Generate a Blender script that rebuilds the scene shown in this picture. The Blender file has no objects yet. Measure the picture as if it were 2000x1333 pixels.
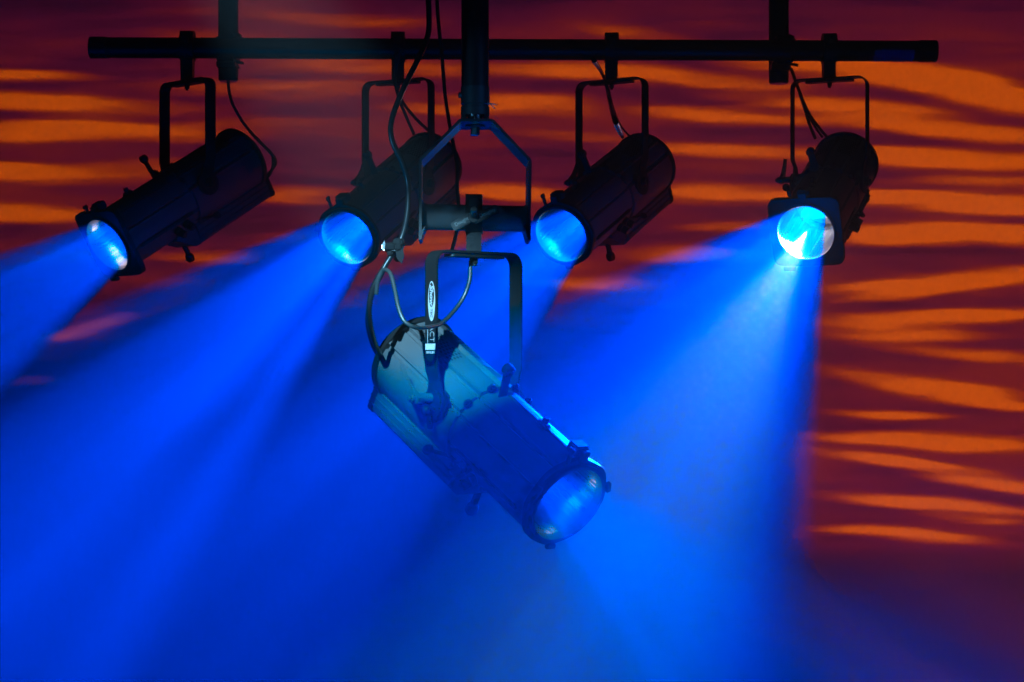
import bpy, bmesh, math, random
from mathutils import Vector, Matrix
random.seed(4)
S = bpy.context.scene
COL = S.collection
PI = math.pi

# ------------------------------------------------------------------ camera
FPX = 3500.0          # focal length in pixels of the 2000 px wide photograph
HOR = 700.0           # row of the horizon
cam = bpy.data.cameras.new('camera')
cam.sensor_width = 36.0
cam.lens = FPX / 2000.0 * 36.0
cam.shift_y = (HOR - 666.5) / 2000.0
cam.clip_start = 0.05
cam.clip_end = 100.0
camo = bpy.data.objects.new('camera', cam)
COL.objects.link(camo)
camo.rotation_euler = (PI / 2, 0, 0)
S.camera = camo
YK = 5.32              # depth of the far pipe
NY = 3.66              # depth of the near light

def P(px, py, Y):
    return Vector(((px - 1000.0) * Y / FPX, Y, (HOR - py) * Y / FPX))

# ------------------------------------------------------------------ world, exposure
w = bpy.data.worlds.new('World')
S.world = w
w.use_nodes = True
w.node_tree.nodes['Background'].inputs[0].default_value = (0.02, 0.04, 0.16, 1)
w.node_tree.nodes['Background'].inputs[1].default_value = 0.012
S.view_settings.view_transform = 'Standard'
S.view_settings.look = 'None'
S.view_settings.gamma = 1
S.view_settings.exposure = 0
S.view_settings.use_curve_mapping = False

# ------------------------------------------------------------------ lamps that are not in a lantern
WALL_Y = 10.3
BLUE = (-0.50, 0.054, 1.0)       # a deep blue LED lies outside sRGB: its red is below zero

def aim(ob, loc, tgt):
    ob.location = loc
    ob.rotation_euler = (Vector(tgt) - Vector(loc)).to_track_quat('-Z', 'Y').to_euler()

def spot_lamp(name, loc, tgt, col, W, deg, blend=0.3, soft=0.0, seed=None):
    l = bpy.data.lights.new(name, 'SPOT')
    l.energy = W
    l.spot_size = math.radians(deg)
    l.spot_blend = blend
    l.shadow_soft_size = soft
    l.use_nodes = True
    nt = l.node_tree
    e = nt.nodes['Emission']
    c = nt.nodes.new('ShaderNodeCombineXYZ')
    for i in range(3):
        c.inputs[i].default_value = col[i]
    nt.links.new(c.outputs[0], e.inputs[0])
    if seed is not None:      # break-up glass in the gate: soft shafts in the beam
        g = nt.nodes.new('ShaderNodeNewGeometry')
        ad = nt.nodes.new('ShaderNodeVectorMath'); ad.operation = 'ADD'; ad.inputs[1].default_value = (seed, seed * .3, 0)
        nz = nt.nodes.new('ShaderNodeTexNoise'); nz.inputs['Scale'].default_value = 11; nz.inputs['Detail'].default_value = 3
        mr = nt.nodes.new('ShaderNodeMapRange'); mr.inputs['From Min'].default_value = 0.32; mr.inputs['From Max'].default_value = 0.66
        mr.inputs['To Min'].default_value = 0.02; mr.inputs['To Max'].default_value = 1.4
        nt.links.new(g.outputs['Incoming'], ad.inputs[0]); nt.links.new(ad.outputs[0], nz.inputs['Vector'])
        nt.links.new(nz.outputs['Fac'], mr.inputs['Value']); nt.links.new(mr.outputs['Result'], e.inputs['Strength'])
    o = bpy.data.objects.new(name, l)
    COL.objects.link(o)
    aim(o, loc, tgt)
    return o

# the front of house lamp that picks out the near lantern
spot_lamp('front_lamp', (-0.62, 1.5, 1.05), P(878, 650, NY), (0.27, 0.68, 1.0), 740, 11.0, 0.8, 0.012)
spot_lamp('added_blue_fill', P(2350, 1000, NY - 0.9), P(1075, 900, NY), (0.0, 0.09, 1.0), 110, 16, 0.7, 0.05)  # added fill, no fixture: turns the near barrel and its haze bluer
spot_lamp('added_red_fill', (2.7, 4.3, -1.7), P(900, 330, YK), (1.0, 0.04, 0.06), 50, 32, 0.5, 0.1)  # added fill standing in for red bounce under the far lanterns
spot_lamp('added_wall_fill', (1.9, 7.6, -2.2), P(1800, 1450, WALL_Y), (-0.15, 0.08, 1.0), 70, 52, 1.0, 0.1)  # unseen lamp added to tint the lower wall and haze blue
# two faint side lamps that edge the pole and hanger
spot_lamp('side_lamp', P(-500, 700, NY - 1.1), P(925, 250, NY), (0.10, 0.50, 1.0), 34, 15, 0.7, 0.03)
spot_lamp('side_lamp', P(2500, 500, NY - 1.0), P(925, 250, NY), (0.05, 0.30, 1.0), 30, 15, 0.7, 0.03)
# blue lamp low on the right that grazes the hanger from below
spot_lamp('low_blue_lamp', P(1700, 2300, 3.2), P(905, 310, NY), (0.0, 0.12, 1.0), 60, 14, 0.6, 0.03)

def projector():
    """effect projector: throws soft water streaks on the back wall"""
    loc = Vector((3.4, 6.07, -2.4))
    tgt = Vector((1.2, WALL_Y, -0.6))
    l = bpy.data.lights.new('effect_projector_lamp', 'SPOT')
    l.energy = 1000.0
    l.spot_size = math.radians(150)
    l.spot_blend = 0.05
    l.shadow_soft_size = 0.0
    l.use_nodes = True
    nt = l.node_tree
    N, L = nt.nodes, nt.links
    e = N['Emission']
    def new(t, **k):
        n = N.new(t)
        for a, b in k.items():
            setattr(n, a, b)
        return n
    def math_(op, a, b=None, clamp=False):
        n = new('ShaderNodeMath', operation=op)
        n.use_clamp = clamp
        for i, v in enumerate((a, b)):
            if v is None:
                continue
            if isinstance(v, (int, float)):
                n.inputs[i].default_value = v
            else:
                L.new(v, n.inputs[i])
        return n.outputs[0]
    geo = new('ShaderNodeNewGeometry')
    sep = new('ShaderNodeSeparateXYZ')
    L.new(geo.outputs['Incoming'], sep.inputs[0])
    dy = math_('MAXIMUM', sep.outputs[1], 0.05)
    D = WALL_Y - loc.y
    # slide coordinates: u, v in metres on the wall, scaled to hundredths of the frame
    k = FPX / WALL_Y / 100.0
    u = math_('ADD', math_('MULTIPLY', math_('DIVIDE', sep.outputs[0], dy), D * k), loc.x * k + 10.0)
    v = math_('SUBTRACT', HOR / 100.0 - loc.z * k, math_('MULTIPLY', math_('DIVIDE', sep.outputs[2], dy), D * k))
    cmb = new('ShaderNodeCombineXYZ')
    L.new(u, cmb.inputs[0]); L.new(v, cmb.inputs[1])
    # ripple warp
    mp = new('ShaderNodeMapping'); mp.inputs['Scale'].default_value = (0.28, 1.0, 1)
    L.new(cmb.outputs[0], mp.inputs[0])
    nz = new('ShaderNodeTexNoise'); nz.inputs['Scale'].default_value = 0.9; nz.inputs['Detail'].default_value = 2
    L.new(mp.outputs[0], nz.inputs['Vector'])
    sb = new('ShaderNodeVectorMath', operation='SUBTRACT'); sb.inputs[1].default_value = (0.5, 0.5, 0.5)
    L.new(nz.outputs['Color'], sb.inputs[0])
    ml = new('ShaderNodeVectorMath', operation='MULTIPLY'); ml.inputs[1].default_value = (0.9, 0.32, 0)
    L.new(sb.outputs[0], ml.inputs[0])
    ad = new('ShaderNodeVectorMath', operation='ADD')
    L.new(cmb.outputs[0], ad.inputs[0]); L.new(ml.outputs[0], ad.inputs[1])
    W2 = ad.outputs[0]
    def blob(cx, cy, hl, ht, slope, amp):
        m = new('ShaderNodeMapping', vector_type='TEXTURE')
        m.inputs['Location'].default_value = (cx / 100, cy / 100, 0)
        m.inputs['Rotation'].default_value = (0, 0, math.atan(slope))
        m.inputs['Scale'].default_value = (hl / 100, ht / 100, 1)
        L.new(W2, m.inputs[0])
        ln = new('ShaderNodeVectorMath', operation='LENGTH')
        L.new(m.outputs[0], ln.inputs[0])
        r = new('ShaderNodeMapRange', interpolation_type='SMOOTHERSTEP')
        L.new(ln.outputs['Value'], r.inputs['Value'])
        r.inputs['From Min'].default_value = 0.0
        r.inputs['From Max'].default_value = 1.12
        r.inputs['To Min'].default_value = amp
        r.inputs['To Max'].default_value = 0.0
        return r.outputs[0]
    BL = [  # centre, half length, half thickness, slope, strength
        (1850, 165, 420, 62, .22, .95), (1560, 130, 260, 40, .10, .55), (1290, 78, 230, 34, .14, .55),
        (1640, 212, 330, 36, .10, .75), (1860, 258, 420, 30, .07, .85), (1830, 308, 420, 36, .02, .95),
        (1900, 352, 260, 22, .0, .35), (1880, 394, 420, 38, .02, 1.1), (1640, 385, 220, 34, .0, .6),
        (1900, 455, 380, 40, .0, 1.05), (1740, 470, 190, 30, .05, .5), (1880, 545, 360, 34, -.09, 1.0),
        (1740, 578, 160, 22, -.10, .5), (1860, 620, 330, 32, -.04, .85), (1770, 650, 210, 30, .02, .75),
        (1880, 690, 260, 26, .1, .6), (1800, 748, 250, 34, .13, .85), (1950, 790, 260, 26, .14, .7),
        (1740, 806, 160, 22, .05, .55), (1840, 862, 300, 34, .04, 1.0), (1800, 912, 270, 28, .12, .9),
        (1930, 945, 200, 22, .08, .75), (1830, 984, 290, 28, .06, .9), (1770, 1044, 225, 26, .08, .85),
        (1900, 1010, 160, 20, .05, .6), (1820, 1112, 210, 16, .0, .28),
        (30, 148, 210, 26, .02, .7), (60, 198, 230, 34, .03, .85), (60, 256, 330, 38, .0, 1.0),
        (330, 262, 260, 40, .0, .45), (20, 338, 300, 34, .03, .85), (30, 412, 210, 34, .02, .7),
        (330, 330, 240, 30, .0, .45), (220, 215, 260, 36, .0, .35), (560, 175, 330, 46, .0, .42),
        (640, 35, 300, 26, .05, .33), (760, 128, 330, 46, .02, .5), (520, 240, 200, 26, .0, .4),
        (560, 385, 220, 36, -.03, .55), (600, 470, 160, 30, -.05, .35), (980, 380, 190, 40, .03, .75),
        (1030, 200, 190, 38, .05, .72), (1160, 140, 260, 38, .05, .62), (1380, 150, 260, 34, .1, .62),
        (1410, 222, 260, 34, .09, .75), (1400, 292, 260, 30, .03, .65), (1420, 375, 230, 38, .0, .7),
        (1130, 262, 200, 22, .05, .42), (1400, 500, 260, 38, .03, .62), (1180, 555, 260, 32, .03, .48),
        (1440, 440, 160, 22, .0, .4), (1330, 596, 200, 22, .04, .36), (420, 505, 160, 30, .0, .42),
        (860, 215, 180, 26, .0, .38), (170, 640, 150, 30, -.25, .38), (70, 745, 150, 34, .0, .34),
        (10, 848, 120, 20, .0, .3), (10, 890, 90, 14, .0, .25), (40, 930, 100, 12, .0, .22),
        (1010, 520, 200, 40, .0, .3), (420, 80, 330, 40, .0, .16), (150, 500, 200, 30, .0, .25),
        (840, 480, 160, 34, .0, .28), (310, 1165, 60, 34, .0, .26), (60, 1060, 190, 14, .12, .2),
    ]
    acc = None
    for b in BL:
        am = b[5] * (0.78 if 180 < b[0] < 1500 else 0.95)
        o = blob(b[0], b[1], b[2], b[3] * 0.74, b[4], am * 1.12)
        acc = o if acc is None else math_('ADD', acc, o)
    # fine streak noise over everything
    mp2 = new('ShaderNodeMapping'); mp2.inputs['Scale'].default_value = (0.30, 3.3, 1)
    L.new(W2, mp2.inputs[0])
    n2 = new('ShaderNodeTexNoise'); n2.inputs['Scale'].default_value = 1.0; n2.inputs['Detail'].default_value = 3
    L.new(mp2.outputs[0], n2.inputs['Vector'])
    nn = math_('MULTIPLY', math_('SUBTRACT', n2.outputs['Fac'], 0.42), 1.05)
    acc = math_('MULTIPLY', acc, math_('ADD', math_('MULTIPLY', n2.outputs['Fac'], 2.7), -0.25))
    mp3 = new('ShaderNodeMapping'); mp3.inputs['Scale'].default_value = (0.22, 0.95, 1)
    mp3.inputs['Location'].default_value = (7.3, 3.1, 0)
    L.new(W2, mp3.inputs[0])
    n3 = new('ShaderNodeTexNoise'); n3.inputs['Scale'].default_value = 1.0; n3.inputs['Detail'].default_value = 1
    L.new(mp3.outputs[0], n3.inputs['Vector'])
    base = math_('MULTIPLY', n3.outputs['Fac'], 0.44)
    acc = math_('ADD', acc, base)
    acc = math_('ADD', acc, math_('MULTIPLY', nn, 0.42))
    # the slide ends low on the wall and fades out at the top
    def ramp(x, a, b):
        r = new('ShaderNodeMapRange', interpolation_type='SMOOTHSTEP')
        L.new(x, r.inputs['Value'])
        r.inputs['From Min'].default_value = a
        r.inputs['From Max'].default_value = b
        r.inputs['To Min'].default_value = 0
        r.inputs['To Max'].default_value = 1
        return r.outputs[0]
    sl = new('ShaderNodeSeparateXYZ'); L.new(W2, sl.inputs[0])
    acc = math_('MULTIPLY', acc, math_('SUBTRACT', 1.0, math_('MULTIPLY', math_('MULTIPLY', ramp(sl.outputs[1], 5.8, 7.8), ramp(sl.outputs[0], 15.6, 14.4)), 0.72)))
    low = math_('SUBTRACT', 1.0, math_('MULTIPLY', ramp(sl.outputs[1], 10.3, 11.3), 0.96))
    top = math_('ADD', math_('MULTIPLY', ramp(sl.outputs[1], -0.6, 1.2), 0.35), 0.65)
    acc = math_('MULTIPLY', acc, math_('MULTIPLY', low, top))
    su = new('ShaderNodeSeparateXYZ'); L.new(cmb.outputs[0], su.inputs[0])
    gate = math_('MULTIPLY', math_('MULTIPLY', ramp(su.outputs[0], -2.2, -1.2), ramp(su.outputs[0], 24.0, 22.0)),
                 math_('MULTIPLY', ramp(su.outputs[1], -3.0, -1.5), ramp(su.outputs[1], 16.0, 14.5)))
    cr = new('ShaderNodeValToRGB')
    cr.color_ramp.interpolation = 'B_SPLINE'
    el = cr.color_ramp.elements
    STOPS = [(0.0, (0.0, 0.003, 0.022)), (0.10, (0.030, 0.003, 0.016)), (0.20, (0.085, 0.0040, 0.030)),
             (0.32, (0.17, 0.008, 0.018)), (0.48, (0.28, 0.020, 0.008)), (0.68, (0.44, 0.044, 0.0)), (1.0, (0.85, 0.115, 0.0))]
    el[0].position, el[0].color = STOPS[0][0], (*STOPS[0][1], 1)
    el[1].position, el[1].color = STOPS[-1][0], (*STOPS[-1][1], 1)
    for p_, c_ in STOPS[1:-1]:
        q = el.new(p_); q.color = (*c_, 1)
    L.new(acc, cr.inputs[0])
    # dichroic: more red and magenta near the middle of the picture, more amber at its sides
    L.new(cr.outputs[0], e.inputs[0])
    # even field: undo distance and angle falloff of an oblique throw
    fall = math_('DIVIDE', D * D / 9.2, math_('MULTIPLY', math_('MULTIPLY', dy, dy), dy))
    L.new(math_('MULTIPLY', fall, gate), e.inputs['Strength'])
    o = bpy.data.objects.new('effect_projector_lamp', l)
    COL.objects.link(o)
    aim(o, loc, tgt)
projector()

# ------------------------------------------------------------------ materials
def mat(name, base, rough=0.5, metal=0.0, bump=0.0, scale=300.0, vary=0.0, spec=0.5, trans=0.0, emis=None, estr=0.0):
    m = bpy.data.materials.new(name)
    m.use_nodes = True
    nt = m.node_tree
    b = nt.nodes['Principled BSDF']
    b.inputs['Base Color'].default_value = (*base, 1)
    b.inputs['Roughness'].default_value = rough
    b.inputs['Metallic'].default_value = metal
    b.inputs['Specular IOR Level'].default_value = spec
    if emis:
        b.inputs['Emission Color'].default_value = (*emis, 1)
        b.inputs['Emission Strength'].default_value = estr
    tc = nt.nodes.new('ShaderNodeTexCoord')
    nz = nt.nodes.new('ShaderNodeTexNoise')
    nz.inputs['Scale'].default_value = scale
    nz.inputs['Detail'].default_value = 3
    nt.links.new(tc.outputs['Object'], nz.inputs['Vector'])
    if vary:
        nz2 = nt.nodes.new('ShaderNodeTexNoise')
        nz2.inputs['Scale'].default_value = 14
        nz2.inputs['Detail'].default_value = 6
        nt.links.new(tc.outputs['Object'], nz2.inputs['Vector'])
        mx = nt.nodes.new('ShaderNodeMix'); mx.data_type = 'RGBA'
        mx.inputs['A'].default_value = (*[c * (1 - vary) for c in base], 1)
        mx.inputs['B'].default_value = (*[min(1, c * (1 + vary)) for c in base], 1)
        nt.links.new(nz2.outputs['Fac'], mx.inputs['Factor'])
        nt.links.new(mx.outputs['Result'], b.inputs['Base Color'])
        mr = nt.nodes.new('ShaderNodeMapRange')
        mr.inputs['To Min'].default_value = max(0.05, rough - 0.12)
        mr.inputs['To Max'].default_value = rough + 0.12
        nt.links.new(nz2.outputs['Fac'], mr.inputs['Value'])
        nt.links.new(mr.outputs['Result'], b.inputs['Roughness'])
    if bump:
        bp = nt.nodes.new('ShaderNodeBump')
        bp.inputs['Strength'].default_value = bump
        bp.inputs['Distance'].default_value = 0.001
        nt.links.new(nz.outputs['Fac'], bp.inputs['Height'])
        nt.links.new(bp.outputs['Normal'], b.inputs['Normal'])
    return m

M_PAINT = mat('black_powder_coat', (0.15, 0.155, 0.16), 0.38, bump=0.35, scale=900, vary=0.25)
M_BLACK = mat('satin_black_steel', (0.02, 0.021, 0.023), 0.45, bump=0.15, scale=500, vary=0.3)
M_PIPE = mat('black_pipe', (0.010, 0.010, 0.011), 0.36, bump=0.1, scale=400, vary=0.4)
M_CAST = mat('cast_black_clamp', (0.012, 0.012, 0.014), 0.5, bump=0.5, scale=250)
M_PLASTIC = mat('black_plastic', (0.018, 0.018, 0.02), 0.3)
M_RUBBER = mat('cable_rubber', (0.02, 0.021, 0.024), 0.32, bump=0.1, scale=300)
M_STEEL = mat('steel_wire_sleeve', (0.16, 0.17, 0.17), 0.35, metal=0.6, bump=0.4, scale=600)
M_CHROME = mat('zinc_plated_steel', (0.6, 0.62, 0.62), 0.22, metal=1.0, bump=0.1)
M_PRINT = mat('white_print', (0.82, 0.83, 0.83), 0.5)
M_DARKPRINT = mat('dark_print', (0.02, 0.02, 0.022), 0.5)
M_PRINTGREY = mat('faint_grey_print', (0.5, 0.5, 0.47), 0.5)
M_TUBE = mat('brushed_tube_lining', (0.30, 0.31, 0.33), 0.28, metal=0.85, bump=0.5, scale=120)
def tube_mat():
    m = mat('ribbed_tube_lining', (0.07, 0.073, 0.085), 0.24, metal=0.8)
    nt = m.node_tree
    b = nt.nodes['Principled BSDF']
    tc = nt.nodes.new('ShaderNodeTexCoord')
    mp = nt.nodes.new('ShaderNodeMapping'); mp.inputs['Scale'].default_value = (1, 0.03, 1)
    nz = nt.nodes.new('ShaderNodeTexNoise'); nz.inputs['Scale'].default_value = 170; nz.inputs['Detail'].default_value = 5
    nt.links.new(tc.outputs['Object'], mp.inputs[0]); nt.links.new(mp.outputs[0], nz.inputs['Vector'])
    rm = nt.nodes.new('ShaderNodeMapRange'); rm.inputs['From Min'].default_value = 0.35; rm.inputs['From Max'].default_value = 0.68
    rm.inputs['To Min'].default_value = 0.22; rm.inputs['To Max'].default_value = 0.6
    nt.links.new(nz.outputs['Fac'], rm.inputs['Value']); nt.links.new(rm.outputs['Result'], b.inputs['Roughness'])
    bp = nt.nodes.new('ShaderNodeBump'); bp.inputs['Strength'].default_value = 0.7; bp.inputs['Distance'].default_value = 0.001
    nt.links.new(nz.outputs['Fac'], bp.inputs['Height']); nt.links.new(bp.outputs['Normal'], b.inputs['Normal'])
    return m
M_TUBE = tube_mat()
M_HOLE = mat('vent_hole_shade', (0.003, 0.003, 0.003), 0.9)
M_LENS = mat('lit_led_lens', (0.02, 0.02, 0.03), 0.1, emis=(0.0, 0.05, 1.0), estr=0.3)
M_LENSW = mat('lit_white_led_lens', (0.02, 0.02, 0.03), 0.1, emis=(0.9, 0.85, 1.0), estr=7.0)
M_STRIP = mat('blue_strip_mat', (0.03, 0.10, 0.42), 0.6, bump=0.3, emis=None)
M_GAFFER = mat('glossy_black_tape', (0.03, 0.03, 0.03), 0.14, bump=0.9, scale=60)

def wall_mat():
    m = bpy.data.materials.new('painted_plaster')
    m.use_nodes = True
    nt = m.node_tree
    b = nt.nodes['Principled BSDF']
    b.inputs['Roughness'].default_value = 0.9
    tc = nt.nodes.new('ShaderNodeTexCoord')
    mp = nt.nodes.new('ShaderNodeMapping'); mp.inputs['Scale'].default_value = (1, 1, 0.25)
    n1 = nt.nodes.new('ShaderNodeTexNoise'); n1.inputs['Scale'].default_value = 60; n1.inputs['Detail'].default_value = 6
    n2 = nt.nodes.new('ShaderNodeTexNoise'); n2.inputs['Scale'].default_value = 260; n2.inputs['Detail'].default_value = 4
    nt.links.new(tc.outputs['Object'], mp.inputs[0]); nt.links.new(mp.outputs[0], n1.inputs['Vector'])
    nt.links.new(tc.outputs['Object'], n2.inputs['Vector'])
    mx = nt.nodes.new('ShaderNodeMix'); mx.data_type = 'RGBA'
    mx.inputs['A'].default_value = (0.42, 0.42, 0.42, 1); mx.inputs['B'].default_value = (0.62, 0.62, 0.62, 1)
    av = nt.nodes.new('ShaderNodeMath'); av.operation = 'MULTIPLY_ADD'; av.inputs[1].default_value = 0.35
    nt.links.new(n2.outputs['Fac'], av.inputs[0]); 
    m2 = nt.nodes.new('ShaderNodeMath'); m2.operation = 'MULTIPLY'; m2.inputs[1].default_value = 0.65
    nt.links.new(n1.outputs['Fac'], m2.inputs[0]); nt.links.new(m2.outputs[0], av.inputs[2])
    nt.links.new(av.outputs[0], mx.inputs['Factor'])
    nt.links.new(mx.outputs['Result'], b.inputs['Base Color'])
    bp = nt.nodes.new('ShaderNodeBump'); bp.inputs['Strength'].default_value = 0.25; bp.inputs['Distance'].default_value = 0.003
    nt.links.new(n2.outputs['Fac'], bp.inputs['Height']); nt.links.new(bp.outputs['Normal'], b.inputs['Normal'])
    return m

# ------------------------------------------------------------------ mesh helpers
class MB:
    def __init__(s):
        s.v, s.f = [], []
    def add(s, vs, fs):
        n = len(s.v)
        s.v += [tuple(v) for v in vs]
        s.f += [tuple(i + n for i in f) for f in fs]
        return s
    def box(s, c, size, R=None, bev=0.0):
        bm = bmesh.new()
        bmesh.ops.create_cube(bm, size=1.0)
        for v in bm.verts:
            v.co = Vector((v.co.x * size[0], v.co.y * size[1], v.co.z * size[2]))
        if bev:
            bmesh.ops.bevel(bm, geom=bm.edges[:], offset=bev, segments=2, affect='EDGES')
        if R is None:
            R = Matrix.Identity(3)
        bm.verts.index_update()
        s.add([R @ v.co + Vector(c) for v in bm.verts], [[v.index for v in f.verts] for f in bm.faces])
        bm.free()
        return s
    def rev(s, a, b, prof, n=48, caps=True):
        """profile [(t 0..1 or metres along a->b, radius)] revolved about a->b; t in metres"""
        a, b = Vector(a), Vector(b)
        d = (b - a).normalized()
        x = d.orthogonal().normalized()
        y = d.cross(x)
        vs, fs = [], []
        for (t, r) in prof:
            for i in range(n):
                q = 2 * PI * i / n
                vs.append(a + d * t + (x * math.cos(q) + y * math.sin(q)) * r)
        for k in range(len(prof) - 1):
            for i in range(n):
                j = (i + 1) % n
                fs.append((k * n + i, k * n + j, (k + 1) * n + j, (k + 1) * n + i))
        if caps:
            fs.append(tuple(reversed(range(n))))
            fs.append(tuple((len(prof) - 1) * n + i for i in range(n)))
        return s.add(vs, fs)
    def cyl(s, a, b, r, n=32, bev=0.0):
        h = (Vector(b) - Vector(a)).length
        if bev:
            return s.rev(a, b, [(0, r - bev), (bev, r), (h - bev, r), (h, r - bev)], n)
        return s.rev(a, b, [(0, r), (h, r)], n)
    def ball(s, c, r, n=20):
        pr = [(-r * math.cos(PI * k / 10), max(1e-5, r * math.sin(PI * k / 10))) for k in range(11)]
        return s.rev(c, Vector(c) + Vector((0, 0, 1)), pr, n, False)
    def tube(s, pts, r, n=12, sub=6):
        pts = [Vector(p) for p in pts]
        out = []
        m = len(pts)
        for i in range(m - 1):
            p0, p1, p2, p3 = pts[max(0, i - 1)], pts[i], pts[i + 1], pts[min(m - 1, i + 2)]
            for k in range(sub):
                t = k / sub
                out.append(0.5 * ((2 * p1) + (p2 - p0) * t + (2 * p0 - 5 * p1 + 4 * p2 - p3) * t * t + (3 * p1 - p0 - 3 * p2 + p3) * t ** 3))
        out.append(pts[-1])
        vs, fs = [], []
        nrm = None
        for i, p in enumerate(out):
            d = (out[min(i + 1, len(out) - 1)] - out[max(i - 1, 0)]).normalized()
            if nrm is None:
                nrm = d.orthogonal().normalized()
            nrm = (nrm - d * nrm.dot(d)).normalized()
            bb = d.cross(nrm)
            for k in range(n):
                q = 2 * PI * k / n
                vs.append(p + (nrm * math.cos(q) + bb * math.sin(q)) * r)
        for i in range(len(out) - 1):
            for k in range(n):
                j = (k + 1) % n
                fs.append((i * n + k, i * n + j, (i + 1) * n + j, (i + 1) * n + k))
        fs.append(tuple(reversed(range(n))))
        fs.append(tuple((len(out) - 1) * n + k for k in range(n)))
        return s.add(vs, fs)
    def prism(s, poly, M, d0, d1):
        """polygon in local xy extruded along local z from d0 to d1, placed by matrix M"""
        n = len(poly)
        vs = [M @ Vector((x, y, d0)) for x, y in poly] + [M @ Vector((x, y, d1)) for x, y in poly]
        fs = [(i, (i + 1) % n, n + (i + 1) % n, n + i) for i in range(n)]
        fs += [tuple(reversed(range(n))), tuple(range(n, 2 * n))]
        return s.add(vs, fs)
    def ringprism(s, outer, inner, M, d0, d1):
        n = len(outer)
        vs = []
        for d in (d0, d1):
            vs += [M @ Vector((x, y, d)) for x, y in outer] + [M @ Vector((x, y, d)) for x, y in inner]
        fs = []
        for i in range(n):
            j = (i + 1) % n
            fs += [(i, j, 2 * n + j, 2 * n + i), (n + i, 3 * n + i, 3 * n + j, n + j),
                   (i, n + i, n + j, j), (2 * n + i, 2 * n + j, 3 * n + j, 3 * n + i)]
        return s.add(vs, fs)
    def strap(s, pts, width, th, rad=0.0, M=None, bev=0.0):
        """flat bar bent along a 2D path (u, w); its width runs along local y"""
        path = rounded(pts, rad) if rad else [Vector(p) for p in pts]
        L_, R_ = [], []
        for i, p in enumerate(path):
            a = path[max(0, i - 1)]; b = path[min(len(path) - 1, i + 1)]
            if i == 0 or i == len(path) - 1:
                t = (b - a).normalized(); k = 1.0
            else:
                t1 = (p - a).normalized(); t2 = (b - p).normalized()
                t = (t1 + t2).normalized(); k = 1.0 / max(0.4, t.dot(t1))
            nn = Vector((-t.y, t.x))
            L_.append(p + nn * th / 2 * k); R_.append(p - nn * th / 2 * k)
        poly = L_ + list(reversed(R_))
        M = M or Matrix.Identity(4)
        n = len(path)
        vs = []
        for yv in (-width / 2, width / 2):
            vs += [M @ Vector((q.x, yv, q.y)) for q in L_] + [M @ Vector((q.x, yv, q.y)) for q in R_]
        fs = []
        for i in range(n - 1):
            fs += [(i, i + 1, n + i + 1, n + i), (2 * n + i, 3 * n + i, 3 * n + i + 1, 2 * n + i + 1),
                   (i, 2 * n + i, 2 * n + i + 1, i + 1), (n + i, n + i + 1, 3 * n + i + 1, 3 * n + i)]
        fs += [(0, n, 3 * n, 2 * n), (n - 1, 3 * n - 1, 4 * n - 1, 2 * n - 1)]
        return s.add(vs, fs)
    def mesh(s, name, m, sharp=35):
        me = bpy.data.meshes.new(name)
        me.from_pydata(s.v, [], s.f)
        bm = bmesh.new(); bm.from_mesh(me)
        bmesh.ops.recalc_face_normals(bm, faces=bm.faces[:])
        bm.to_mesh(me); bm.free()
        me.materials.append(m)
        for p in me.polygons:
            p.use_smooth = True
        me.set_sharp_from_angle(angle=math.radians(sharp))
        me.update()
        return me
    def build(s, name, m, parent=None, sharp=35):
        o = bpy.data.objects.new(name, s.mesh(name, m, sharp))
        COL.objects.link(o)
        if parent:
            o.parent = parent
        return o

def rounded(pts, rad, seg=7):
    pts = [Vector(p) for p in pts]
    out = [pts[0]]
    for i in range(1, len(pts) - 1):
        a, p, b = pts[i - 1], pts[i], pts[i + 1]
        u, v = (a - p).normalized(), (b - p).normalized()
        ang = u.angle(v)
        r = rad
        d = min(r / math.tan(ang / 2), (a - p).length * 0.48, (b - p).length * 0.48)
        r = d * math.tan(ang / 2)
        c = p + (u + v).normalized() * (r / math.sin(ang / 2))
        s0, s1 = p + u * d - c, p + v * d - c
        tot = s0.angle(s1)
        sgn = 1 if (s0.x * s1.y - s0.y * s1.x) > 0 else -1
        for k in range(seg + 1):
            q = sgn * tot * k / seg
            out.append(c + Vector((s0.x * math.cos(q) - s0.y * math.sin(q), s0.x * math.sin(q) + s0.y * math.cos(q))))
    out.append(pts[-1])
    return out

def roundrect(w_, h_, r, seg=5):
    o = []
    for cx, cy, a0 in ((w_ - r, h_ - r, 0), (-(w_ - r), h_ - r, 90), (-(w_ - r), -(h_ - r), 180), (w_ - r, -(h_ - r), 270)):
        for k in range(seg + 1):
            q = math.radians(a0 + 90 * k / seg)
            o.append((cx + r * math.cos(q), cy + r * math.sin(q)))
    return o

def empty(name, loc, rz=0.0, label='', cat='', group=None):
    o = bpy.data.objects.new(name, None)
    o.empty_display_size = 0.05
    COL.objects.link(o)
    o.location = loc
    o.rotation_euler = (0, 0, rz)
    tag(o, label, cat, group)
    return o

def tag(o, label, cat, group=None):
    o['label'] = label
    o['category'] = cat
    if group:
        o['group'] = group
    return o

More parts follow.
